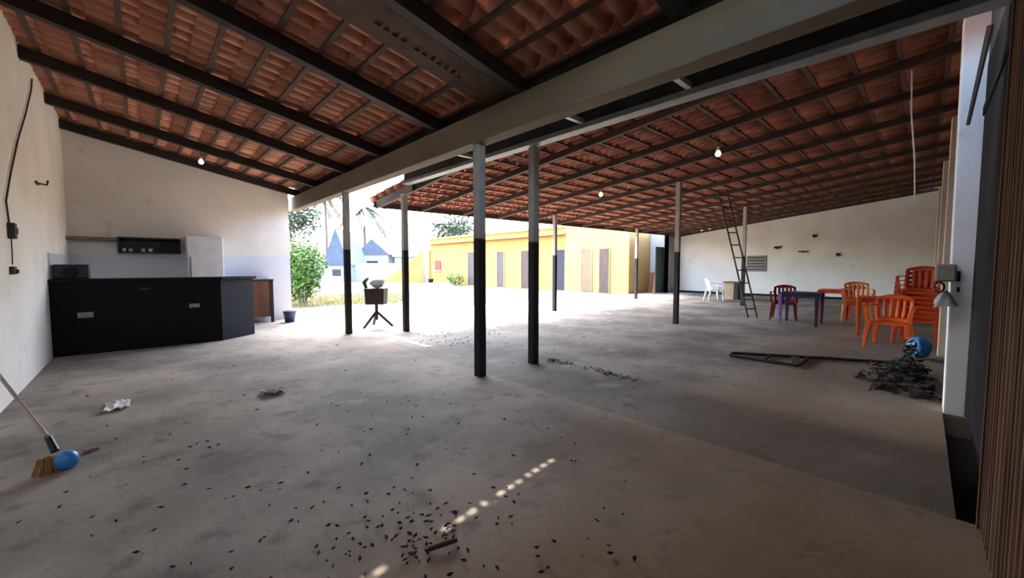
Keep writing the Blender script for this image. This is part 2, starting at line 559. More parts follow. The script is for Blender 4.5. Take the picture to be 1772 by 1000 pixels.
# ---- right roof
c2 = thing('ceiling_right', (0, 0, 0), 'underside of the large red clay tile roof with dark rafters', None, kind='structure')
RB = [3.98, 5.07, 6.3, 7.55, 8.8, 10.2, 11.6, 13.0, 14.45, 15.9, 17.3, 18.6, 19.85]
EAVE = 8.55
for x in RB:
    f = MB()
    n = 8
    y0, y1 = -0.30, EAVE - .05
    f.hexa([(x - .03, y0, R2(x, y0) + .03), (x + .03, y0, R2(x, y0) + .03), (x + .03, y1, R2(x, y1) + .03), (x - .03, y1, R2(x, y1) + .03)],
           [(x - .03, y0, R2(x, y0) + .13), (x + .03, y0, R2(x, y0) + .13), (x + .03, y1, R2(x, y1) + .13), (x - .03, y1, R2(x, y1) + .13)])
    f.build('rafter', M['dark_wood2'], c2)
NC2 = 24
for i in range(NC2):
    y = -0.1 + i * 0.37
    if y > EAVE: break
    f = MB()
    f.hexa([(3.9, y - .022, R2(3.9, y) + .13), (20, y - .022, R2(20, y) + .13), (20, y + .022, R2(20, y) + .13), (3.9, y + .022, R2(3.9, y) + .13)],
           [(3.9, y - .022, R2(3.9, y) + .155), (20, y - .022, R2(20, y) + .155), (20, y + .022, R2(20, y) + .155), (3.9, y + .022, R2(3.9, y) + .155)])
    f.build('batten', M['batten'], c2)
f = MB()
X0, X1 = 3.88, 20.3
ncol = int((X1 - X0) / 0.2)
i = 0
yb = -0.45
while yb < EAVE:
    ya, ye = yb, yb + 0.37 + 0.06
    for k in range(ncol):
        jz = random.uniform(-0.007, 0.007)
        jy = random.uniform(-0.015, 0.015)
        prev = None
        for (u, pz) in PROF:
            x = X0 + (k + u) * 0.2
            zz = pz + jz
            va = f.bm.verts.new((x, ya, R2(x, ya) + .185 + zz))
            vb = f.bm.verts.new((x, ye + jy, R2(x, ye) + .185 + zz + 0.028))
            if prev:
                f.bm.faces.new([prev[0], prev[1], vb, va])
            prev = (va, vb)
    yb += 0.37
f.build('roof_tiles', M['tile_right'], c2, solid=0.012, smooth=True)
f = MB(); f.bar((3.86, EAVE + .02, R2(3.86, EAVE) + .10), (20.2, EAVE + .02, R2(20.2, EAVE) + .10), 0.03, 0.14)
f.build('fascia', M['dark_wood2'], c2)
f = MB(); f.bar((3.90, 6.9, R2(3.9, 6.9) + .08), (3.90, EAVE, R2(3.9, EAVE) + .08), 0.03, 0.16)
f.build('verge_board', M['dark_wood2'], c2)

# ================================================================== GATE SIDE (right)
# corrugated brown gate, closest to the camera
g = thing('gate', (1.0, -0.27, 0.0), 'tall brown corrugated metal gate at the right edge', 'gate')
f = MB()
pts = []
x = -0.93
pitch = 0.085
k = 0
while x < 2.98:
    pts += [(x, -0.268), (x + pitch * .3, -0.268), (x + pitch * .5, -0.242), (x + pitch * .8, -0.242)]
    x += pitch
    pitch = random.uniform(.06, .12)
prev = None
for (px, py) in pts:
    a = f.bm.verts.new((px, py, 0.03)); c = f.bm.verts.new((px, py, 3.0))
    if prev: f.bm.faces.new([prev[0], a, c, prev[1]])
    prev = (a, c)
f.build('corrugated_sheet', M['gate'], g, solid=0.003)
f = MB(); f.box(2.965, 3.0, -0.30, -0.235, 0.0, 3.0); f.build('gate_edge', M['gate'], g)
f = MB(); f.box(-0.93, 2.965, -0.30, -0.27, 0.0, 0.06); f.build('bottom_rail', M['rust'], g)

d = thing('steel_door', (4.07, -0.31, 0.0), 'plain dark grey steel door between brown gate and white pilaster', 'door')
f = MB(); f.box(3.02, 5.13, -0.335, -0.295, 0.07, 2.97); f.build('door_leaf', M['grey_door'], d, bevel=0.004)
f = MB(); f.box(3.02, 5.13, -0.295, -0.285, 2.55, 2.62); f.build('cross_rail', M['grey_door'], d)

labs = ['white plastered pilaster beside the grey steel door, carrying the meter box',
        'cream pilaster on the gate wall just past the stacked chairs',
        'cream pilaster on the gate wall, third from the grey door',
        'cream pilaster on the gate wall nearest the white end wall']
for i, x in enumerate([5.15, 8.35, 11.7, 15.5]):
    f = MB()
    if i == 0:
        f.hexa([(x, -0.30, -0.2), (x + .25, -0.30, -0.2), (x + .25, -0.175, -0.2), (x, -0.175, -0.2)],
               [(x, -0.31, 3.45), (x + .25, -0.31, 3.45), (x + .25, -0.15, 3.45), (x, -0.15, 3.45)])
    else:
        f.box(x, x + .25, -0.30, -0.19, -0.1, 3.4)
    o = f.build('pilaster', M['pilaster'] if i == 0 else M['pilaster_cream'], origin=(x, -0.25, 0), bevel=0.008)
    tag(o, labs[i], 'pilaster', 'pilasters along the gate wall')

# meter box, switches, rag on the pilaster
m = thing('meter_box', (5.06, -0.13, 1.17), 'grey-green electric box fixed to the white pilaster', 'electric box')
f = MB(); f.box(5.0, 5.148, -0.195, -0.07, 1.17, 1.32); f.build('box_body', M['grey_plastic'], m, bevel=0.006)
f = MB(); f.box(4.985, 5.0, -0.185, -0.08, 1.18, 1.31); f.build('box_lid', material('sage_plastic', (136, 140, 124), (122, 126, 110), rough=0.5), m, bevel=0.004)
for z, l in ((1.215, 'tall black switch on the white pilaster, beside the electric box'), (1.10, 'small black switch on the white pilaster, below the tall one')):
    f = MB(); h = .045 if z > 1.2 else .022
    f.box(5.10, 5.15, -0.222, -0.203, z - h, z + h)
    o = f.build('wall_switch', M['black_plastic'], origin=(5.12, -0.21, z - h), bevel=0.003)
    tag(o, l, 'switch')
f = MB()
rr = []
for k in range(40):
    a = k / 40 * 4 * PI
    rr.append((5.08 + .01 * math.sin(k), -0.10 + .03 * math.cos(a), 1.12 + .045 * math.sin(a)))
f.tube(rr, 0.008, 6)
tag(f.build('cable_coil', M['black_plastic'], origin=(5.08, -0.11, 1.04)), 'coil of black cable hanging under the electric box', 'cable')
f = MB()
def rag(u, v):
    a = 2 * PI * u
    r = 0.012 + 0.05 * v ** .7 + 0.014 * v * math.sin(5 * a + 3 * v)
    return (5.09 + r * 0.7 * math.cos(a), -0.14 + r * 1.1 * math.sin(a), 1.09 - 0.13 * v + .02 * v * math.sin(2 * a))
f.grid(rag, 20, 8)
tag(f.build('rag', M['grey_plastic'], origin=(5.09, -0.14, 0.95), smooth=True), 'pale grey rag bundled under the electric box on the pilaster', 'rag')
f = MB(); f.tube([(4.95, -0.285, 3.2), (4.93, -0.20, 2.45)], [0.02, 0.012], 8)
tag(f.build('iron_rod', M['rust'], origin=(4.93, -0.2, 2.45)), 'thin dark iron rod slanting down across the white pilaster', 'rod')

# white rope hanging from the right roof
f = MB(); f.tube([(6.3, .18, R2(6.3, .18)), (6.3, .165, 3.0), (6.3, .12, 2.5), (6.3, .10, 2.06)], 0.008, 6)
tag(f.build('rope', M['paper'], origin=(6.3, .1, 2.06)), 'white rope hanging from a rafter of the right roof', 'rope')

# ================================================================== POSTS
posts = [((2.89, 3.59), 2.70, 'black-footed square post nearest the camera, under the main beam'),
         ((2.89, 7.64), 2.70, 'black-footed square post under the main beam, left of the tripod box'),
         ((3.80, 3.58), 2.86, 'black-footed square post just behind the nearest post, under the steel channel'),
         ((3.86, 7.17), 2.72, 'black-footed square post at the near left corner of the right roof'),
         ((8.80, 3.84), None, 'black-footed post with white upper half in front of the end wall'),
         ((8.80, 7.44), None, 'thin-looking black-footed post in front of the yellow building\'s dark doorway'),
         ((14.45, 4.10), None, 'black-footed post with white upper half beside the leaning ladder'),
         ((14.45, 7.95), None, 'farthest black-footed post, in front of the yellow building\'s right end')]
for (x, y), zt, lab in posts:
    h = 0.0525 if zt else 0.05
    if zt is None:
        zt = R2(x, y) + 0.03
    f = MB(); f.box(x - h, x + h, y - h, y + h, -0.01, zt)
    o = f.build('post', M['post'], origin=(x, y, 0), bevel=0.008)
    tag(o, lab, 'post', 'square roof posts painted black below')

# ================================================================== BAR
ct = thing('bar_counter', (0, 8.8, 0), 'long black bar counter with a slanted end panel', 'bar counter')
f = MB()
f.prism([(-0.95, 8.50), (1.0, 8.44), (1.0, 8.56), (-0.95, 8.62)], 'z', 0.0, 1.07)
f.build('front_panel', M['counter'], ct, bevel=0.004)
f = MB()
f.prism([(1.005, 8.44), (1.56, 8.86), (1.50, 8.96), (1.005, 8.58)], 'z', 0.0, 1.07)
f.build('end_panel', M['counter_side'], ct, bevel=0.004)
f = MB()
f.prism([(-0.95, 8.46), (1.02, 8.40), (1.62, 8.86), (1.40, 9.14), (0.9, 8.86), (-0.95, 8.92)], 'z', 1.07, 1.115)
f.build('countertop', M['counter'], ct, bevel=0.006)
for (x0, x1, z0, z1, yy) in ((-0.69, -0.53, 0.545, 0.625, 8.49), (0.57, 0.71, 0.61, 0.675, 8.455)):
    f = MB(); f.box(x0, x1, yy - .012, yy + .02, z0, z1)
    o = f.build('vent_plate', M['grey_plastic'], ct, bevel=0.004)
    o['label'] = 'pale plate on the black front'
f = MB(); f.box(-0.02, 0.10, 8.455, 8.475, 0.93, 0.97)
f.build('latch', M['rust'], ct, bevel=0.003)

sp = thing('speaker', (-0.74, 8.78, 1.115), 'black loudspeaker box on the left end of the bar', 'speaker')
f = MB(); f.box(-0.92, -0.56, 8.64, 8.90, 1.115, 1.33); f.build('cabinet', M['black_plastic'], sp, bevel=0.02)
f = MB(); f.lathe([(0.075, 0), (0.08, .008), (0.06, .01), (0.02, .004), (0.0, .004)], (0, 0, 0), 20)
bmesh.ops.rotate(f.bm, verts=f.bm.verts, cent=(0, 0, 0), matrix=Matrix.Rotation(PI / 2, 3, 'X'))
bmesh.ops.translate(f.bm, verts=f.bm.verts, vec=(-0.74, 8.637, 1.22))
f.build('speaker_cone', M['counter_side'], sp, smooth=True)

# wall shelf, black cabinet, fridge, low wooden cabinet against the bar wall
f = MB(); f.box(-0.95, -0.31, 10.62, 10.9, 1.79, 1.85)
tag(f.build('wall_shelf', M['beam_concrete'], origin=(-0.6, 10.9, 1.79), bevel=0.005), 'grey ledge on the bar wall left of the black cabinet', 'shelf')
cb = thing('wall_cabinet', (0.16, 10.76, 1.555), 'open black cabinet hanging on the wall above the bar', 'cabinet')
f = MB()
f.box(-0.30, -0.27, 10.6, 10.9, 1.555, 1.87); f.box(0.60, 0.63, 10.6, 10.9, 1.555, 1.87)
f.box(-0.27, 0.60, 10.6, 10.9, 1.84, 1.87); f.box(-0.27, 0.60, 10.6, 10.9, 1.555, 1.58)
f.box(-0.27, 0.60, 10.88, 10.9, 1.58, 1.84)
f.build('cabinet_box', M['black_plastic'], cb)
f = MB(); f.box(0.30, 0.60, 10.62, 10.64, 1.60, 1.80); f.build('cabinet_door', M['counter_side'], cb, bevel=0.004)
cup = MB(); cup.lathe([(0.026, 0), (0.034, .075), (0.031, .075), (0.023, .006), (0, .006)], (0, 0, 0), 14)
cup = cup.build('cup', M['white_plastic'], local=True, smooth=True)
cl = ['white cup in the black wall cabinet, leftmost', 'white cup in the black wall cabinet, second from its left side',
      'white cup in the black wall cabinet, third from its left side', 'white cup in the black wall cabinet, beside the closed door']
for i, x in enumerate([-0.21, -0.12, 0.06, 0.17]):
    o = cup if i == 0 else cup.copy()
    if i: COL.objects.link(o)
    o.location = (x, 10.72, 1.58)
    tag(o, cl[i], 'cup', 'cups in the wall cabinet')
fr = thing('refrigerator', (1.0, 10.6, 0), 'white upright refrigerator against the bar wall', 'refrigerator')
f = MB(); f.box(0.70, 1.30, 10.36, 10.89, 0.0, 1.93); f.build('body', M['white_plastic'], fr, bevel=0.015)
f = MB(); f.box(0.70, 1.30, 10.30, 10.355, 0.08, 1.92); f.build('door', M['white_plastic'], fr, bevel=0.015)
f = MB(); f.box(0.74, 0.765, 10.265, 10.30, 0.9, 1.5); f.build('handle', M['grey_plastic'], fr, bevel=0.006)
lc = thing('low_cabinet', (1.95, 10.65, 0), 'low brown wooden cabinet beside the bar\'s slanted end', 'cabinet')
f = MB(); f.box(1.60, 2.23, 10.45, 10.89, 0.14, 0.97); f.build('body', M['brown_wood'], lc, bevel=0.005)
f = MB(); f.box(2.17, 2.235, 10.44, 10.46, 0.0, 0.98); f.build('side_stile', M['dark_wood'], lc)
f = MB(); f.box(1.57, 2.25, 10.43, 10.89, 0.97, 1.0); f.build('top', M['dark_wood'], lc, bevel=0.004)
for x in (1.62, 2.19):
    f = MB(); f.box(x, x + .04, 10.48, 10.52, 0.0, 0.14); f.build('leg', M['dark_wood'], lc)

# bucket by the wall end
bk = thing('bucket', (2.50, 10.2, 0), 'dark blue plastic bucket at the open end of the bar wall', 'bucket')
f = MB(); f.lathe([(0.10, 0.0), (0.135, 0.24), (0.145, 0.25), (0.145, 0.265), (0.125, 0.265), (0.092, 0.012), (0, 0.012)], (2.50, 10.2, 0), 24)
f.build('pail', M['navy_bucket'], bk, smooth=True)
f = MB(); f.tube([(2.50 + .14 * math.cos(a), 10.2 - .05 * math.sin(a) - .05, 0.25 + .02 - .10 * math.sin(a)) for a in [i * PI / 10 for i in range(11)]], 0.005, 6)
f.build('handle', M['rust'], bk)

# ================================================================== LEFT WALL FITTINGS
f = MB()
pp = [(-0.94, 8.25, R1(-.95)), (-0.935, 8.1, 3.60), (-0.935, 7.6, 3.15), (-0.935, 7.05, 2.72), (-0.935, 6.6, 2.30), (-0.935, 6.28, 1.95), (-0.935, 6.35, 1.72)]
f.tube(pp, 0.008, 6)
tag(f.build('hanging_cable', M['black_plastic'], origin=(-0.94, 6.35, 1.72)), 'black cable running down the left wall from the roof to the switch', 'cable')
sb = thing('switch_box', (-0.94, 6.4, 1.58), 'dark switch box at the end of the cable on the left wall', 'switch')
f = MB(); f.box(-0.95, -0.90, 6.34, 6.44, 1.58, 1.74); f.build('box_body', M['rust'], sb, bevel=0.005)
f = MB(); f.box(-0.90, -0.885, 6.375, 6.405, 1.63, 1.69); f.build('rocker', M['grey_plastic'], sb, bevel=0.003)
f = MB(); f.tube([(-0.94, 6.42, 1.58), (-0.935, 6.38, 1.45), (-0.935, 6.36, 1.32)], 0.005, 6)
tag(f.build('wall_wire', M['rust'], origin=(-0.94, 6.36, 1.32)), 'thin wire dropping from the switch box to the socket on the left wall', 'wire')
so = thing('wall_socket', (-0.94, 6.35, 1.21), 'dark wall socket low on the left wall under the switch box', 'socket')
f = MB(); f.box(-0.95, -0.915, 6.30, 6.41, 1.22, 1.30); f.build('plate', M['rust'], so, bevel=0.004)
f = MB(); f.box(-0.915, -0.895, 6.335, 6.375, 1.23, 1.27); f.build('plug', M['black_plastic'], so, bevel=0.003)
lb = thing('wall_bracket', (-0.94, 8.1, 2.36), 'small dark iron bracket high on the left wall', 'bracket')
f = MB(); f.box(-0.95, -0.935, 8.02, 8.20, 2.38, 2.42); f.build('plate', M['rust'], lb)
f = MB(); f.tube([(-0.94, 8.14, 2.40), (-0.86, 8.14, 2.39), (-0.85, 8.14, 2.45)], 0.012, 8); f.build('hook', M['rust'], lb)
f = MB(); f.box(-0.95, -0.938, 8.62, 10.88, 1.10, 1.50)
tag(f.build('splash_tiles', material('pale_tiles', (206, 212, 214), (192, 200, 204), rough=0.3, scale=3), origin=(-0.95, 9.7, 1.1)), 'strip of pale glazed tiles on the left wall behind the bar', 'tiles')

# ================================================================== BROOM
br = thing('broom', (-0.42, 3.75, 0), 'long-handled broom with a round blue head leaning on the left wall', 'broom')
f = MB()
f.tube([(-0.47, 3.83, 0.20), (-0.93, 5.07, 0.62)], 0.0115, 10)
f.build('pole', M['steel_pole'], br)
f = MB()
f.tube([(-0.44, 3.78, 0.12), (-0.475, 3.85, 0.205)], [0.022, 0.018], 10)
f.build('socket', M['black_plastic'], br)
f = MB()
f.lathe([(0.0, 0.0), (0.035, 0.006), (0.052, 0.03), (0.057, 0.06), (0.050, 0.09), (0.03, 0.11), (0.0, 0.118)], (-0.39, 3.73, 0.005), 22)
f.build('head', M['blue'], br, smooth=True)
f = MB()
for k in range(70):
    a = random.uniform(0, 2 * PI); r = random.uniform(0, .035)
    x, y = -0.475 + r * math.cos(a), 3.74 + r * math.sin(a)
    f.bar((x, y, 0.10), (x + .03 * math.cos(a) * r / .035, y + .03 * math.sin(a) * r / .035, 0.002), 0.004, 0.004)
f.build('bristles', material('straw_bristle', (176, 134, 70), (150, 110, 56), rough=0.8), br)

# ================================================================== TRIPOD BOX
tb = thing('tripod_box', (3.62, 8.0, 0), 'dark metal box on a three-legged pedestal between two posts', 'stand')
TX, TY = 3.62, 8.0
f = MB()
ca, sa = math.cos(-0.76), math.sin(-0.76)
def rp(u, v, z): return (TX + u * ca - v * sa, TY + u * sa + v * ca, z)
f.hexa([rp(-.19, -.13, .50), rp(.19, -.13, .50), rp(.19, .13, .50), rp(-.19, .13, .50)],
       [rp(-.21, -.15, .84), rp(.21, -.15, .84), rp(.21, .15, .84), rp(-.21, .15, .84)])
f.build('box', M['rust'], tb, bevel=0.01)
f = MB(); f.tube([(TX, TY, .16), (TX, TY, .50)], 0.032, 12); f.build('pedestal', M['rust'], tb)
for k, ang in enumerate((-0.76, -0.76 + 2 * PI / 3, -0.76 + 4 * PI / 3)):
    f = MB(); f.tube([(TX, TY, .34), (TX + .18 * math.cos(ang), TY + .18 * math.sin(ang), .18), (TX + .34 * math.cos(ang), TY + .34 * math.sin(ang), 0.03)], 0.03, 8)
    f.build('leg', M['rust'], tb)
f = MB(); f.tube([rp(-.20, 0, .80), rp(-.25, 0, .96), rp(-.17, 0, 1.06)], [0.03, 0.045, 0.03], 10); f.build('spout', M['teal'], tb, smooth=True)
f = MB()
def bag(u, v):
    a = 2 * PI * u; th = PI * v
    r = 0.13 * math.sin(th) * (1 + .18 * math.sin(3 * a + 2) + .1 * math.sin(7 * a + 4 * th))
    p = rp(0.02 + r * 1.05 * math.cos(a), r * .8 * math.sin(a), 0.0)
    return (p[0], p[1], 0.95 - 0.11 * math.cos(th) + .0)
f.grid(bag, 28, 14)
tag(f.build('plastic_bag', M['white_plastic'], origin=(TX, TY, .84), smooth=True), 'crumpled whitish bag lying on top of the tripod box', 'bag')

# ================================================================== LADDER
ld = thing('ladder', (11.2, 2.93, 0), 'tall dark iron ladder leaning up to the right roof', 'ladder')
B0 = Vector((11.2, 2.93, 0)); T0 = Vector((11.15, 3.72, R2(11.2, 3.72) + 0.1))
side = Vector((0.725, -0.689, 0)) * 0.115
f = MB(); f.tube([B0 - side, T0 - side], 0.019, 8); f.build('rail', M['rust'], ld)
f = MB(); f.tube([B0 + side, T0 + side], 0.019, 8); f.build('rail', M['rust'], ld)
for k in range(10):
    t = 0.07 + k * 0.098
    c = B0.lerp(T0, t)
    f = MB(); f.tube([c - side, c + side], 0.014, 8); f.build('rung', M['rust'], ld)

# black trestle lying on the floor
tr = thing('fallen_trestle', (6.4, 1.2, 0), 'black metal frame lying flat on the floor with one long pole', 'metal frame')
P = lambda x, y: (x, y, 0.022)
f = MB(); f.tube([P(6.30, 1.90), P(6.9, .85), P(7.28, 0.10)], 0.022, 8); f.build('long_pole', M['rust'], tr)
f = MB(); f.tube([P(6.10, 1.86), P(6.12, 1.07)], 0.018, 8); f.build('side_bar', M['rust'], tr)
for (a, b_) in ((P(6.10, 1.86), P(6.30, 1.90)), (P(6.11, 1.45), P(6.55, 1.47)), (P(6.12, 1.07), P(6.78, 1.06))):
    f = MB(); f.tube([a, b_], 0.018, 8); f.build('cross_bar', M['rust'], tr)
f = MB(); f.bar(P(6.12, 1.08), P(6.66, 1.20), 0.09, 0.012); f.build('foot_plate', M['rust'], tr)

# ================================================================== PLASTIC FURNITURE
def chair(name, label, mat, loc, rotz, group=None):
    """moulded plastic armchair; faces local -y"""
    t = thing(name, loc, label, 'chair', group, rotz)
    f = MB()
    def seat(u, v):
        x = (u - .5) * (0.46 - 0.05 * v)
        y = -0.22 + 0.44 * v
        z = 0.43 - 0.035 * v - 0.02 * math.sin(PI * u) * math.sin(PI * v) - (0.05 * max(0, .12 - v) / .12)
        return (x, y, z)
    f.grid(seat, 10, 10)
    f.build('seat', mat, t, solid=0.012, smooth=True, local=True)
    f = MB()
    def bp(u, v):
        wdt = 0.40 + 0.06 * math.sin(PI * v * .8)
        x = (u - .5) * wdt
        y = 0.20 + 0.13 * v + 0.05 * (2 * (u - .5)) ** 2 * -1
        z = 0.40 + 0.44 * v - (0.05 * (2 * (u - .5)) ** 2 if v > .9 else 0)
        return Vector((x, y, z))
    # bottom rail, top rail, side rails, five slats
    def band(u0, u1, v0, v1, nu, nv):
        f.grid(lambda a, b_: bp(u0 + (u1 - u0) * a, v0 + (v1 - v0) * b_), nu, nv)
    band(0, 1, 0, .14, 10, 2)
    band(0, 1, .82, 1, 10, 3)
    band(0, .12, .14, .82, 2, 6); band(.88, 1, .14, .82, 2, 6)
    for k in range(4):
        u0 = .19 + k * .172
        band(u0, u0 + .11, .14, .82, 1, 6)
    f.build('backrest', mat, t, solid=0.010, smooth=True, local=True)
    for s in (-1, 1):
        f = MB()
        pts = [(s * .21, 0.27, 0.66), (s * .265, 0.12, 0.665), (s * .28, -0.08, 0.66), (s * .275, -0.19, 0.635), (s * .262, -0.225, 0.56), (s * .245, -0.23, 0.42)]
        for a, b_ in zip(pts[:-1], pts[1:]):
            f.bar(a, b_, 0.045, 0.014, (0, 0, 1) if abs(a[2] - b_[2]) < .04 else (0, 1, 0))
        f.build('armrest', mat, t, local=True)
        for (x0, y0, x1, y1) in ((.225, -.215, .265, -.25), (.205, .205, .235, .285)):
            f = MB()
            f.hexa([(s * (x1 - .02), y1 - .018, 0), (s * (x1 + .02), y1 - .018, 0), (s * (x1 + .02), y1 + .018, 0), (s * (x1 - .02), y1 + .018, 0)],
                   [(s * (x0 - .035), y0 - .03, .41), (s * (x0 + .03), y0 - .03, .41), (s * (x0 + .03), y0 + .03, .41), (s * (x0 - .035), y0 + .03, .41)])
            f.build('leg', mat, t, local=True, bevel=0.004)
    return t

def recolor(t, mat):
    for ch in t.children:
        ch.data = ch.data.copy()
        ch.data.materials[0] = mat
    return t

def table(name, label, top_mat, leg_mats, loc, rotz, s=0.7, h=0.72):
    t = thing(name, loc, label, 'table', None, rotz)
    f = MB(); f.box(-s / 2, s / 2, -s / 2, s / 2, h - .03, h); f.build('tabletop', top_mat, t, bevel=0.01, local=True)
    f = MB()
    e = s / 2 - .03
    for (a, b_) in (((-e, -e), (e, -e)), ((e, -e), (e, e)), ((e, e), (-e, e)), ((-e, e), (-e, -e))):
        f.bar((*a, h - .06), (*b_, h - .06), 0.02, 0.06)
    f.build('apron', top_mat, t, local=True)
    for i, (sx, sy) in enumerate(((-1, -1), (1, -1), (1, 1), (-1, 1))):
        f = MB()
        x, y = sx * e, sy * e
        f.hexa([(x - .022, y - .022, 0), (x + .022, y - .022, 0), (x + .022, y + .022, 0), (x - .022, y + .022, 0)],
               [(x - .038, y - .038, h - .03), (x + .038, y - .038, h - .03), (x + .038, y + .038, h - .03), (x - .038, y + .038, h - .03)])
        f.build('leg', leg_mats[i], t, bevel=0.005, local=True)
    return t

# axes: local -y is the facing side
t1 = table('plastic_table', 'square navy table with one purple leg by the maroon chair', M['navy'], [M['purple'], M['navy'], M['navy'], M['navy']], (10.85, 1.88, 0), PI / 2 + PI, 0.72)
for ch in t1.children:
    if ch.name.startswith('leg') and ch.data.materials[0] == M['purple']:
        ch['label'] = 'purple leg'
t2 = table('plastic_table', 'orange square table between the navy table and the pale orange chair', M['orange_deep'], [M['orange_deep']] * 4, (12.75, 1.52, 0), 0.0, 0.62)
t3 = table('plastic_table', 'orange square table farther back behind the front orange chair', M['orange_deep'], [M['orange_deep']] * 4, (10.2, 0.52, 0), 0.1, 0.70)
GRP = 'moulded plastic armchairs'
c_m = chair('plastic_chair', 'maroon plastic armchair behind the navy table', M['maroon'], (11.5, 2.34, 0), math.radians(-80), GRP)
c_p = recolor(copy_thing(c_m, (12.2, 1.05, 0), math.radians(-80), 'pale orange armchair beside the orange table, lower of a nested pair', GRP), M['orange_pale'])
copy_thing(c_p, (12.21, 1.05, 0.10), math.radians(-80), 'pale orange armchair beside the orange table, upper of a nested pair', GRP)
c_f = recolor(copy_thing(c_m, (8.72, 0.33, 0), math.radians(-97), 'bright orange plastic armchair in front of the chair stack', GRP), M['orange'])
SG = 'orange chairs nested in the stack by the gate wall'
names = ['orange chair at the bottom of the stack by the gate wall', 'orange chair second from the bottom of the stack',
         'orange chair third from the bottom of the stack', 'orange chair fourth from the bottom of the stack',
         'orange chair third from the top of the stack', 'orange chair second from the top of the stack',
         'orange chair on top of the stack by the gate wall']
base = None
for k, lab in enumerate(names):
    loc = (9.5 + 0.012 * k, 0.035 - 0.004 * k, 0.078 * k)
    if base is None:
        base = recolor(copy_thing(c_m, loc, math.radians(-95), lab, SG), M['orange_deep'])
    else:
        copy_thing(base, loc, math.radians(-95), lab, SG)
c_w = recolor(copy_thing(c_m, (15.8, 5.45, 0), math.radians(40), 'white plastic armchair near the foot of the end wall', GRP), M['white_plastic'])

# blue bag and rubbish at the pilaster's foot
f = MB()
def bbag(u, v):
    a = 2 * PI * u; th = PI * v
    r = 0.15 * math.sin(th) ** .8 * (1 + .15 * math.sin(4 * a + 1) + .1 * math.sin(9 * a + 5 * th)) if 0 < v < 1 else 0
    return (7.95 + r * math.cos(a), 0.0 + .75 * r * math.sin(a), 0.155 - 0.15 * math.cos(th))
f.grid(bbag, 28, 12)
tag(f.build('blue_sack', M['blue'], origin=(7.95, 0.0, 0), smooth=True), 'crumpled blue sack on the floor in front of the chair stack', 'sack')

f = MB()
random.seed(3)
for k in range(60):
    x = random.uniform(5.6, 6.9); y = random.uniform(-0.1, .55) * (1 - max(0, (x - 6.2)) * .5)
    if y > 0.62 - 0.9 * max(0, (5.95 - x)): y *= .5
    a = random.uniform(0, 2 * PI); L = random.uniform(.08, .3)
    z = random.uniform(.01, .06)
    f.tube([(x, y, z), (x + L * .5 * math.cos(a), y + L * .5 * math.sin(a) * .6, z + random.uniform(0, .03)), (x + L * math.cos(a) * .9, y + L * math.sin(a) * .5, .012)], random.uniform(.006, .014), 5)
for k in range(45):
    x = random.uniform(5.55, 6.6); y = random.uniform(-.12, .3)
    r = random.uniform(.02, .055)
    q = [Vector((random.uniform(.6, 1) * sx * r, random.uniform(.6, 1) * sy * r, random.uniform(.5, .9) * sz * r + r * .8)) + Vector((x, y, 0)) for sz in (-1, 1) for sx, sy in ((-1, -1), (1, -1), (1, 1), (-1, 1))]
    f.hexa(q[:4], q[4:])
f.tube([(5.99, .50, .02), (5.9, .30, .03), (5.75, .0, .03)], .016, 6)
tag(f.build('debris', M['rubble'], origin=(6.1, .2, 0)), 'heap of dark twigs and rubble at the foot of the white pilaster', 'debris', kind='stuff')

def foliage(fb, c, rad, n, size, squash=1.0, shell=0.5):
    for k in range(n):
        d = Vector((random.gauss(0, 1), random.gauss(0, 1), random.gauss(0, 1))).normalized()
        r = shell + (1 - shell) * random.random()
        p = Vector(c) + Vector((d.x * rad[0], d.y * rad[1], d.z * rad[2])) * r
        a = Vector((random.gauss(0, 1), random.gauss(0, 1), random.gauss(0, .6))).normalized()
        b_ = a.cross(d + Vector((random.uniform(-.6, .6), random.uniform(-.6, .6), random.uniform(-.6, .6))))
        if b_.length < 1e-3: continue
        b_.normalize()
        s = size * random.uniform(.6, 1.3)
        fb.quad(p - a * s, p - b_ * s * .4, p + a * s, p + b_ * s * .4)

wp = thing('weed_plant', (6.35, 0.12, 0), 'small dark green plant growing out of the rubble heap', 'plant')
f = MB()
random.seed(5)
foliage(f, (6.35, .10, .14), (.20, .20, .12), 160, .045)
foliage(f, (6.42, .06, .30), (.10, .10, .16), 70, .04)
f.build('foliage', M['leaf_dark'], wp)
f = MB(); f.tube([(6.35, .1, 0), (6.36, .1, .2), (6.44, .05, .46)], [.012, .009, .004], 6); f.build('stem', M['bark'], wp)

# ================================================================== FAR WALL BITS
wn = thing('wall_grille', (19.98, 5.15, 1.05), 'grey slatted vent grille low on the end wall', 'grille')
f = MB(); f.box(19.955, 20.0, 4.78, 5.55, 1.07, 1.78); f.build('frame', M['grey_plastic'], wn)
for k in range(5):
    z = 1.14 + k * .13
    f = MB(); f.box(19.93, 19.955, 4.82, 5.51, z, z + .06); f.build('slat', M['glass_dark'], wn)
hl = ['dark bracket on the end wall above the grey grille, lowest left of its kind', 'dark bracket on the end wall, highest of its kind',
      'dark bracket pair on the end wall below the highest one', 'dark bracket on the end wall nearest the pale orange chair']
for (y, z, ww, hh), lab in zip(((4.39, 2.12, .22, .09), (3.11, 2.55, .14, .10), (3.47, 1.92, .34, .05), (2.35, 1.78, .12, .10)), hl):
    f = MB(); f.box(19.93, 20.0, y - ww / 2, y + ww / 2, z - hh / 2, z + hh / 2); f.box(19.90, 19.95, y - .02, y + .02, z - hh / 2 - .04, z)
    tag(f.build('wall_bracket', M['rust'], origin=(20, y, z - hh / 2)), lab, 'bracket', 'iron brackets on the end wall')
wc = thing('wooden_crate', (17.0, 5.15, 0), 'open wooden crate standing beside the ladder near the end wall', 'crate')
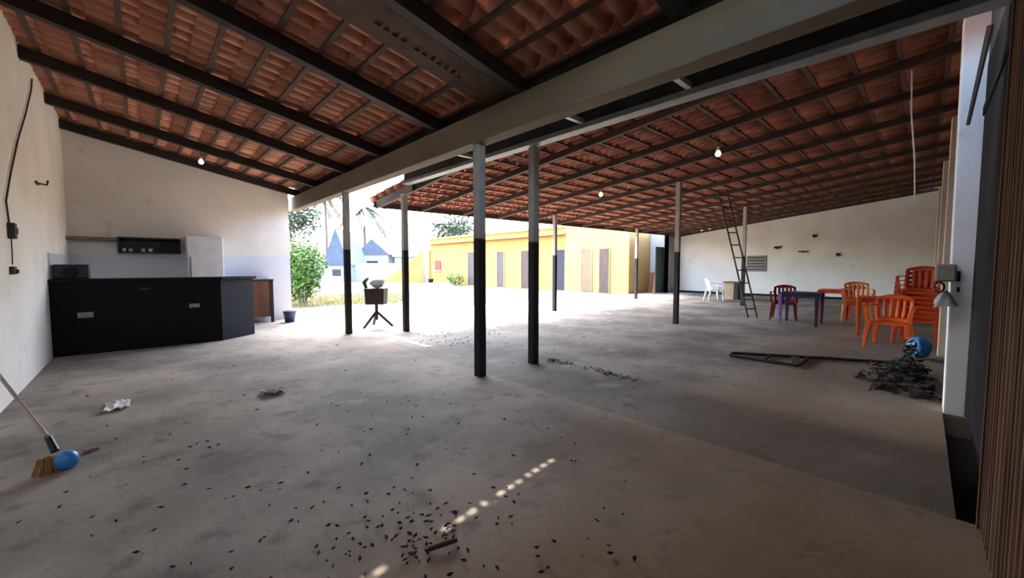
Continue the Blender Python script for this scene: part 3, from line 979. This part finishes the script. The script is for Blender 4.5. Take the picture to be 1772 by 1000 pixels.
f = MB(); f.box(16.8, 17.3, 5.08, 5.45, 0, .66); f.build('box', material('crate_wood', (176, 156, 128), (150, 130, 104), rough=0.8, stretch=(3, 3, .5)), wc, bevel=.01)
f = MB(); f.box(16.79, 17.31, 4.93, 5.075, 0, .66); f.build('dark_side', M['dark_wood'], wc)
f = MB(); f.box(16.76, 17.34, 4.86, 5.48, .66, .70); f.build('lid', M['brown_wood'], wc)
st = thing('stool', (17.4, 5.75, 0), 'low grey stool between the white chair and the crate', 'stool')
f = MB(); f.box(17.25, 17.55, 5.6, 5.9, .38, .44); f.build('seat', M['grey_plastic'], st, bevel=.01)
for sx in (17.28, 17.52):
    for sy in (5.63, 5.87):
        f = MB(); f.bar((sx, sy, 0), (sx, sy, .38), .035, .035); f.build('leg', M['grey_plastic'], st)
tdr = thing('teal_door', (18.6, 8.95, 0), 'dark teal door leaf standing open beside the end wall', 'door')
f = MB(); f.box(18.05, 18.88, 8.90, 8.95, 0.02, 2.25); f.build('door_leaf', M['teal'], tdr, bevel=.005)
f = MB(); f.box(18.12, 18.18, 8.95, 9.0, 1.02, 1.06); f.build('handle', M['rust'], tdr)
for i, (y0, y1, h, mat, lab) in enumerate(((9.05, 9.32, 1.2, M['yellow_paint'], 'yellowish board leaning beside the teal door'), (9.34, 9.6, 1.0, M['brown_wood'], 'brown board leaning by the yellow building\'s right corner'))):
    f = MB(); f.hexa([(18.55, y0, 0), (18.59, y0, 0), (18.59, y1, 0), (18.55, y1, 0)], [(18.84, y0, h), (18.88, y0, h), (18.88, y1, h), (18.84, y1, h)])
    tag(f.build('board', mat, origin=(18.6, (y0 + y1) / 2, 0)), lab, 'board')

# bulbs under the roofs
def bulb(p, lab):
    t = thing('light_bulb', p, lab, 'light bulb', 'bare bulbs under the tile roofs')
    x, y, z = p
    f = MB(); f.lathe([(0.022, .16), (0.024, .10), (0.02, .095)], p, 14); f.build('socket', M['white_plastic'], t, smooth=True)
    f = MB(); f.lathe([(0.0, 0.0), (0.03, .008), (0.045, .035), (0.042, .06), (0.024, .095)], p, 16); f.build('globe', M['bulb'], t, smooth=True)
    f = MB(); f.tube([(x, y, z + .16), (x, y, z + .40)], .004, 5); f.build('cord', M['black_plastic'], t)
bulb((7.55, 5.05, 2.86), 'bare white bulb under the right roof, the one farther from the gate wall')
bulb((6.8, 2.35, 3.06), 'bare white bulb under the right roof, the one nearer the gate wall')
bulb((0.95, 9.85, 3.30), 'bare white bulb under the left roof above the bar')

# ================================================================== FLOOR LITTER
def sheet(name, c, s, lab, cat, mat, amp=.02, seed=0):
    f = MB()
    def fn(u, v):
        x = (u - .5) * s[0]; y = (v - .5) * s[1]
        n = noise.noise(Vector((u * 3 + seed, v * 3, seed * 1.7)))
        n2 = noise.noise(Vector((u * 7 + seed, v * 7, 4.1)))
        k = 1 - .25 * abs(n2)
        return (c[0] + x * k, c[1] + y * k, .006 + amp * (abs(n) * 1.6 + .4 * abs(n2)))
    f.grid(fn, 16, 12)
    return tag(f.build(name, mat, origin=(c[0], c[1], 0), solid=.002), lab, cat)
sheet('paper_scrap', (-0.20, 5.10), (.17, .34), 'long white scrap of paper on the floor in front of the bar', 'paper', M['paper'], .03, 1)
sheet('crumpled_paper', (0.94, 4.55), (.22, .20), 'pale crumpled wrapper on the floor mid way to the bar', 'wrapper', material('pale_wrapper', (186, 184, 178), (160, 158, 152), rough=.7, scale=16), .035, 5)
sheet('red_wrapper', (-0.30, 3.98), (.08, .05), 'small faded red wrapper on the floor behind the blue broom head', 'wrapper', material('faded_red', (140, 84, 80), (120, 74, 70), rough=.7), .015, 9)
f = MB(); f.tube([(0.90, 1.50, .015), (0.97, 1.47, .022), (1.03, 1.46, .015)], [.009, .011, .008], 7)
tag(f.build('twig', M['leaf_dry'], origin=(.96, 1.48, 0)), 'short dark twig with a pale side at the end of the sun streak', 'twig')

random.seed(21)
pts = [(0.31, 3.6), (0.25, 3.6), (0.36, 3.47), (0.14, 2.97), (0.33, 2.62), (0.24, 2.82), (0.54, 2.53), (0.03, 2.77), (-0.23, 2.91), (-0.22, 2.7), (0.36, 2.1), (0.38, 2.12), (0.78, 2.08), (0.92, 1.89), (1.06, 2.02), (1.08, 1.96), (0.93, 1.85), (1.02, 1.67), (0.62, 1.74), (0.11, 2.14), (0.05, 2.18), (2.03, 1.56), (2.25, 1.7), (1.46, 1.88), (1.09, 2.56), (1.0, 2.48), (0.95, 2.75), (0.98, 1.35), (1.02, 1.25), (1.22, 1.06), (0.91, 1.63), (0.89, 1.49), (0.62, 2.21), (0.68, 2.22), (0.5, 2.17), (0.53, 2.13)]
for k in range(70):
    pts.append((random.gauss(0.8, .22), random.gauss(1.75, .22)))
for k in range(40):
    pts.append((random.gauss(0.95, .12), random.gauss(1.55, .12)))
for k in range(90):
    pts.append((random.uniform(-.6, 2.4), random.uniform(1.0, 3.6)))
for k in range(30):
    pts.append((random.gauss(1.2, .3), random.gauss(1.05, .18)))
for k in range(40):
    pts.append((random.uniform(-.5, 2.8), random.uniform(3.4, 7.0)))
for k in range(40):
    pts.append((random.uniform(3.2, 6.5), random.uniform(.3, 5.5)))
f = MB()
for (x, y) in pts:
    a = random.uniform(0, 2 * PI)
    L = random.uniform(.008, .021)
    W = L * random.uniform(.3, .55)
    h = random.uniform(.003, .014)
    d = Vector((math.cos(a), math.sin(a), 0)); n = Vector((-d.y, d.x, 0))
    c = Vector((x, y, .003))
    tip, tail = c + d * L + Vector((0, 0, h)), c - d * L + Vector((0, 0, h * .6))
    l, r = c + n * W + Vector((0, 0, h)), c - n * W + Vector((0, 0, h))
    m0 = c.copy()
    vs_ = [f.bm.verts.new(p) for p in (tail, l, tip, r, m0)]
    for t in ((0, 1, 4), (1, 2, 4), (2, 3, 4), (3, 0, 4)):
        f.bm.faces.new([vs_[i] for i in t])
tag(f.build('dry_leaves', M['leaf_dry'], solid=.001), 'dry brown leaves scattered over the concrete floor', 'leaves', kind='stuff')

f = MB()
for k in range(260):
    q = random.random()
    if q < .6:
        x = 4.1 + random.gauss(0, .05); y = random.uniform(2.2, 3.6)
        if random.random() > .35 + .65 * (abs(y - 2.6) < .3 or y > 3.2): continue
    elif q < .8:
        x = 3.9 + random.gauss(0, .25); y = 5.6 + random.gauss(0, .4)
    else:
        x = 4.6 + random.gauss(0, .4); y = 6.2 + random.gauss(0, .4)
    a = random.uniform(0, 2 * PI); L = random.uniform(.02, .06)
    d = Vector((math.cos(a), math.sin(a), 0))
    p = Vector((x, y, -.004))
    n = Vector((-d.y, d.x, 0)) * .008
    f.quad(p - n, p + n, p + d * L * .7 + n * .8 + Vector((0, 0, L * .45)), p + d * L + Vector((0, 0, L * .3)))
tag(f.build('weeds', material('moss_green', (84, 96, 62), (68, 78, 52), rough=.9)), 'low green weeds along the crack beside the second front post', 'weeds', kind='stuff')

# ================================================================== OUTSIDE
# yellow building: low wing with parapet band and a taller block
yb = thing('yellow_building', (17.0, 18, 0), 'long yellow single-storey building with a row of doors across the yard', 'building')
f = MB(); f.box(17.0, 21.0, 13.5, 27.4, -.1, 3.42); f.build('wing_wall', M['yellow_paint'], yb)
f = MB(); f.box(16.72, 21.0, 13.5, 27.6, 3.05, 3.14); f.build('eave_slab', M['yellow_light'], yb)
f = MB(); f.box(16.9, 21.1, 13.5, 27.5, 3.42, 3.55); f.build('coping', M['yellow_light'], yb)
f = MB(); f.box(16.85, 21.0, 9.66, 13.5, -.1, 4.3); f.build('block_wall', M['yellow_light'], yb)
doors = [(21.65, 22.4, M['door_grey'], 2.3), (18.62, 19.25, M['door_grey'], 2.24), (16.35, 17.0, M['door_dark'], 2.24), (13.62, 14.3, M['door_void'], 2.22)]
for (y0, y1, mat, h) in doors:
    f = MB(); f.box(16.96, 17.0, y0, y1, 0.0, h); dd = f.build('door', mat, yb)
    f = MB(); f.box(16.94, 17.0, y0 - .06, y0, 0.0, h + .06); f.box(16.94, 17.0, y1, y1 + .06, 0.0, h + .06); f.box(16.94, 17.0, y0, y1, h, h + .06)
    f.build('door_frame', M['yellow_light'], dd)
for (y0, y1, mat, h) in ((11.78, 12.38, M['door_beige'], 2.18), (10.72, 11.28, M['door_dark'], 2.18)):
    f = MB(); f.box(16.81, 16.85, y0, y1, 0.0, h); dd = f.build('door', mat, yb)
    f = MB(); f.box(16.80, 16.85, y0 - .05, y0, 0.0, h + .05); f.box(16.80, 16.85, y1, y1 + .05, 0.0, h + .05); f.box(16.80, 16.85, y0, y1, h, h + .05)
    f.build('door_frame', M['yellow_light'], dd)
f = MB(); f.box(16.95, 17.0, 25.9, 26.7, 1.0, 1.75); wd = f.build('window', M['red'], yb)
f = MB(); f.box(16.9, 17.0, 25.8, 26.8, .92, 1.0); f.build('window_sill', M['white_render'], wd)
f = MB(); f.box(16.85, 21, 27.4, 28.6, -.1, 2.6); f.build('end_annex', M['yellow_light'], yb)
ps = thing('potted_shrub', (16.2, 22.9, 0), 'low green shrub against the yellow building\'s left half', 'shrub')
f = MB(); random.seed(9)
foliage(f, (16.2, 22.9, .45), (.5, .9, .45), 500, .09); f.build('foliage', M['leaf_bright'], ps)
f = MB(); f.tube([(16.2, 22.9, 0), (16.2, 22.9, .4)], .04, 6); f.build('stem', M['bark'], ps)
f = MB(); f.lathe([(.16, 0), (.22, .3), (.24, .3), (.24, .36), (.2, .36), (.18, .25), (0, .25)], (16.3, 26.3, 0), 16)
tag(f.build('dark_pot', M['rust'], origin=(16.3, 26.3, 0), smooth=True), 'small dark pot on the ground under the red window', 'pot')

# outside stair with a sloping yellow side
sr = thing('outdoor_stair', (13.6, 25.7, 0), 'yellow sided outdoor stair climbing to the right beside the yellow building', 'stair')
d = (Vector((14.7, 24.75, 0)) - Vector((12.64, 26.58, 0)))
L = d.length; d.normalize(); n = Vector((d.y, -d.x, 0))
if n.x < 0: n = -n
base = Vector((12.64, 26.58, 0))
f = MB()
nst = 9
poly = [(0, -.05)]
for k in range(nst):
    poly += [(L * k / nst, 2.05 * (k + 1) / nst), (L * (k + 1) / nst, 2.05 * (k + 1) / nst)]
poly.append((L, -.05))
A = [f.bm.verts.new(base + d * p[0] + n * .1 + Vector((0, 0, p[1]))) for p in poly]
B = [f.bm.verts.new(base + d * p[0] + n * 1.2 + Vector((0, 0, p[1]))) for p in poly]
f.bm.faces.new(A); f.bm.faces.new(B[::-1])
for i in range(len(poly)):
    j = (i + 1) % len(poly)
    f.bm.faces.new([A[i], A[j], B[j], B[i]])
f.build('steps', M['white_render'], sr)
f = MB()
pl = [(-.1, -.05), (L, -.05), (L, 2.35), (-.1, .25)]
A = [f.bm.verts.new(base + d * p[0] + Vector((0, 0, p[1]))) for p in pl]
B = [f.bm.verts.new(base + d * p[0] + n * .1 + Vector((0, 0, p[1]))) for p in pl]
f.bm.faces.new(A); f.bm.faces.new(B[::-1])
for i in range(4):
    j = (i + 1) % 4
    f.bm.faces.new([A[i], A[j], B[j], B[i]])
f.build('side_wall', M['yellow_paint'], sr)
f = MB(); f.bar((11.6, 26.9, .06), (16.2, 23.0, .06), .3, .16)
tag(f.build('kerb', material('grey_kerb', (150, 160, 160), (136, 146, 146), rough=.8), origin=(14, 25, 0)), 'low grey kerb in front of the yellow stair', 'kerb')

ROTC = YAW - PI / 2       # local x to the right of the view, local y away
def house(name, loc, wd, dp, eave, ridge, label, front=True, steep=None):
    t = thing(name, loc, label, 'house', 'white houses beyond the yard', ROTC)
    f = MB(); f.box(-wd / 2, wd / 2, 0, dp, -.3, eave); f.build('wall', M['white_render'], t, local=True)
    f = MB()
    if front:
        f.prism([(-wd / 2 - .2, eave), (wd / 2 + .2, eave), (0, ridge)], 'y', -.15, dp + .2)
    else:
        f.prism([(-.3, eave), (dp + .3, eave), (dp / 2, ridge)], 'x', -wd / 2 - .2, wd / 2 + .2)
    f.build('roof', M['slate'], t, local=True)
    f = MB(); f.box(-wd * .18, wd * .18, -.06, 0, eave * .35, eave * .75); wv = f.build('window', M['glass_dark'], t, local=True)
    return t
house('house', (17.3, 39.0, 0), 3.2, 5, 2.5, 4.1, 'small white house with a pointed slate gable seen left of the corner post')
house('house', (20.3, 36.2, 0), 3.6, 5, 2.3, 4.15, 'white house with a broad slate roof partly behind the corner post', front=False)
house('house', (12.4, 35.2, 0), 2.0, 4, 1.4, 4.6, 'narrow white house with a tall steep slate roof right of the bush')
f = MB(); f.bar((11.2, 38.0, .75), (19.0, 30.6, .75), .2, 1.7)
tag(f.build('boundary_wall', M['white_render'], origin=(15, 34.3, 0)), 'low white boundary wall in front of the far houses', 'wall')

def tree(name, loc, h, crown_r, n, leaf, label, mat, trunk_r=.12, crown_z=None, lean=(0, 0), group='trees outside the yard'):
    t = thing(name, loc, label, 'tree', group)
    x, y, z = loc
    cz = crown_z or h - crown_r[2]
    f = MB(); f.tube([(x, y, -.1), (x + lean[0] * .4, y + lean[1] * .4, h * .45), (x + lean[0], y + lean[1], cz)], [trunk_r, trunk_r * .8, trunk_r * .5], 8)
    for k in range(7):
        a = random.uniform(0, 2 * PI)
        f.tube([(x + lean[0] * .7, y + lean[1] * .7, cz * .8), (x + lean[0] + crown_r[0] * .7 * math.cos(a), y + lean[1] + crown_r[1] * .7 * math.sin(a), cz + random.uniform(-.2, .6) * crown_r[2])], [trunk_r * .4, trunk_r * .12], 5)
    f.build('trunk', M['bark'], t)
    f = MB(); foliage(f, (x + lean[0], y + lean[1], cz), crown_r, n, leaf, shell=.35); f.build('crown', mat, t)
    return t
def palm(loc, h, label, fr=3.2):
    t = thing('palm_tree', loc, label, 'palm', 'palms outside the yard')
    x, y, z = loc
    f = MB(); f.tube([(x, y, -.1), (x + .1, y, h * .5), (x, y, h)], [.2, .16, .13], 8); f.build('trunk', M['bark'], t)
    f = MB()
    for k in range(16):
        a = 2 * PI * k / 16 + random.uniform(-.15, .15)
        d = Vector((math.cos(a), math.sin(a), 0)); el = random.uniform(-.1, .9)
        sp = []
        for q in range(9):
            u = q / 8
            sp.append(Vector((x, y, h)) + d * fr * u * math.cos(el * (1 - u)) + Vector((0, 0, fr * (el * u - 0.95 * u * u))))
        sd = Vector((-d.y, d.x, 0))
        for q in range(8):
            for sgn in (-1, 1):
                for j in range(3):
                    p = sp[q].lerp(sp[q + 1], j / 3)
                    p2 = sp[q].lerp(sp[q + 1], (j + .8) / 3)
                    ll = .6 * math.sin(PI * min(.95, (q + .8 + j / 3) / 9.5))
                    dn = Vector((0, 0, -.35 * ll))
                    f.quad(p, p2, p2 + sd * sgn * ll + d * .25 + dn, p + sd * sgn * ll + d * .2 + dn)
    f.build('fronds', M['leaf_mid'], t)
random.seed(13)
palm((17.6, 53.5, 0), 10.5, 'palm tree with its trunk seen left of the left beam post')
palm((18.9, 44.7, 0), 7.9, 'palm tree whose crown shows just right of the left beam post')
f = MB(); f.tube([(20.96, 42.7, -.1), (20.96, 42.7, 7.2)], .07, 8)
tag(f.build('lamp_pole', M['grey_plastic'], origin=(20.96, 42.7, 0)), 'thin tall pole between the houses and the corner post', 'pole')
tree('tree', (11.6, 46.0, 0), 8.6, (3.2, 3.2, 2.2), 1500, .28, 'sparse tree above the green bush by the bar wall', M['leaf_mid'])
tree('tree', (27.0, 40.0, 0), 7.8, (3.0, 3.0, 2.0), 1100, .28, 'sparse tree rising behind the yellow building', M['leaf_mid'], lean=(.8, -.8))

bs = thing('bush', (4.0, 14.6, 0), 'tall bright green bush just outside the bar wall', 'bush')
f = MB(); random.seed(17)
foliage(f, (3.95, 14.6, 1.45), (.85, .85, .95), 2600, .085, shell=.45)
foliage(f, (3.85, 14.7, .7), (.8, .8, .6), 1100, .085, shell=.45)
f.build('foliage', M['leaf_bright'], bs)
f = MB()
for k in range(5):
    a = 2 * PI * k / 5
    f.tube([(4.0 + .08 * math.cos(a), 14.6 + .08 * math.sin(a), -.05), (4.0 + .3 * math.cos(a), 14.6 + .3 * math.sin(a), 1.3)], [.03, .015], 6)
f.build('stems', M['bark'], bs)

f = MB()
for k in range(5200):
    u, v = random.random(), random.random()
    p0 = Vector((3.0, 14.4, -.02)).lerp(Vector((6.6, 12.9, -.02)), u)
    p1 = Vector((3.6, 20.5, -.02)).lerp(Vector((9.6, 17.2, -.02)), u)
    p = p0.lerp(p1, v) + Vector((random.gauss(0, .15), random.gauss(0, .15), 0))
    a = random.uniform(0, 2 * PI); h = random.uniform(.05, .17)
    d = Vector((math.cos(a), math.sin(a), 0)) * .012
    q = Vector((random.gauss(0, .04), random.gauss(0, .04), h))
    f.bm.faces.new([f.bm.verts.new(p - d), f.bm.verts.new(p + d), f.bm.verts.new(p + q)])
tag(f.build('grass', M['grass']), 'yellowish grass patch outside the open side by the bush', 'grass', kind='stuff')
for o in list(bpy.data.objects):
    if '_base' in o:
        del o['_base']
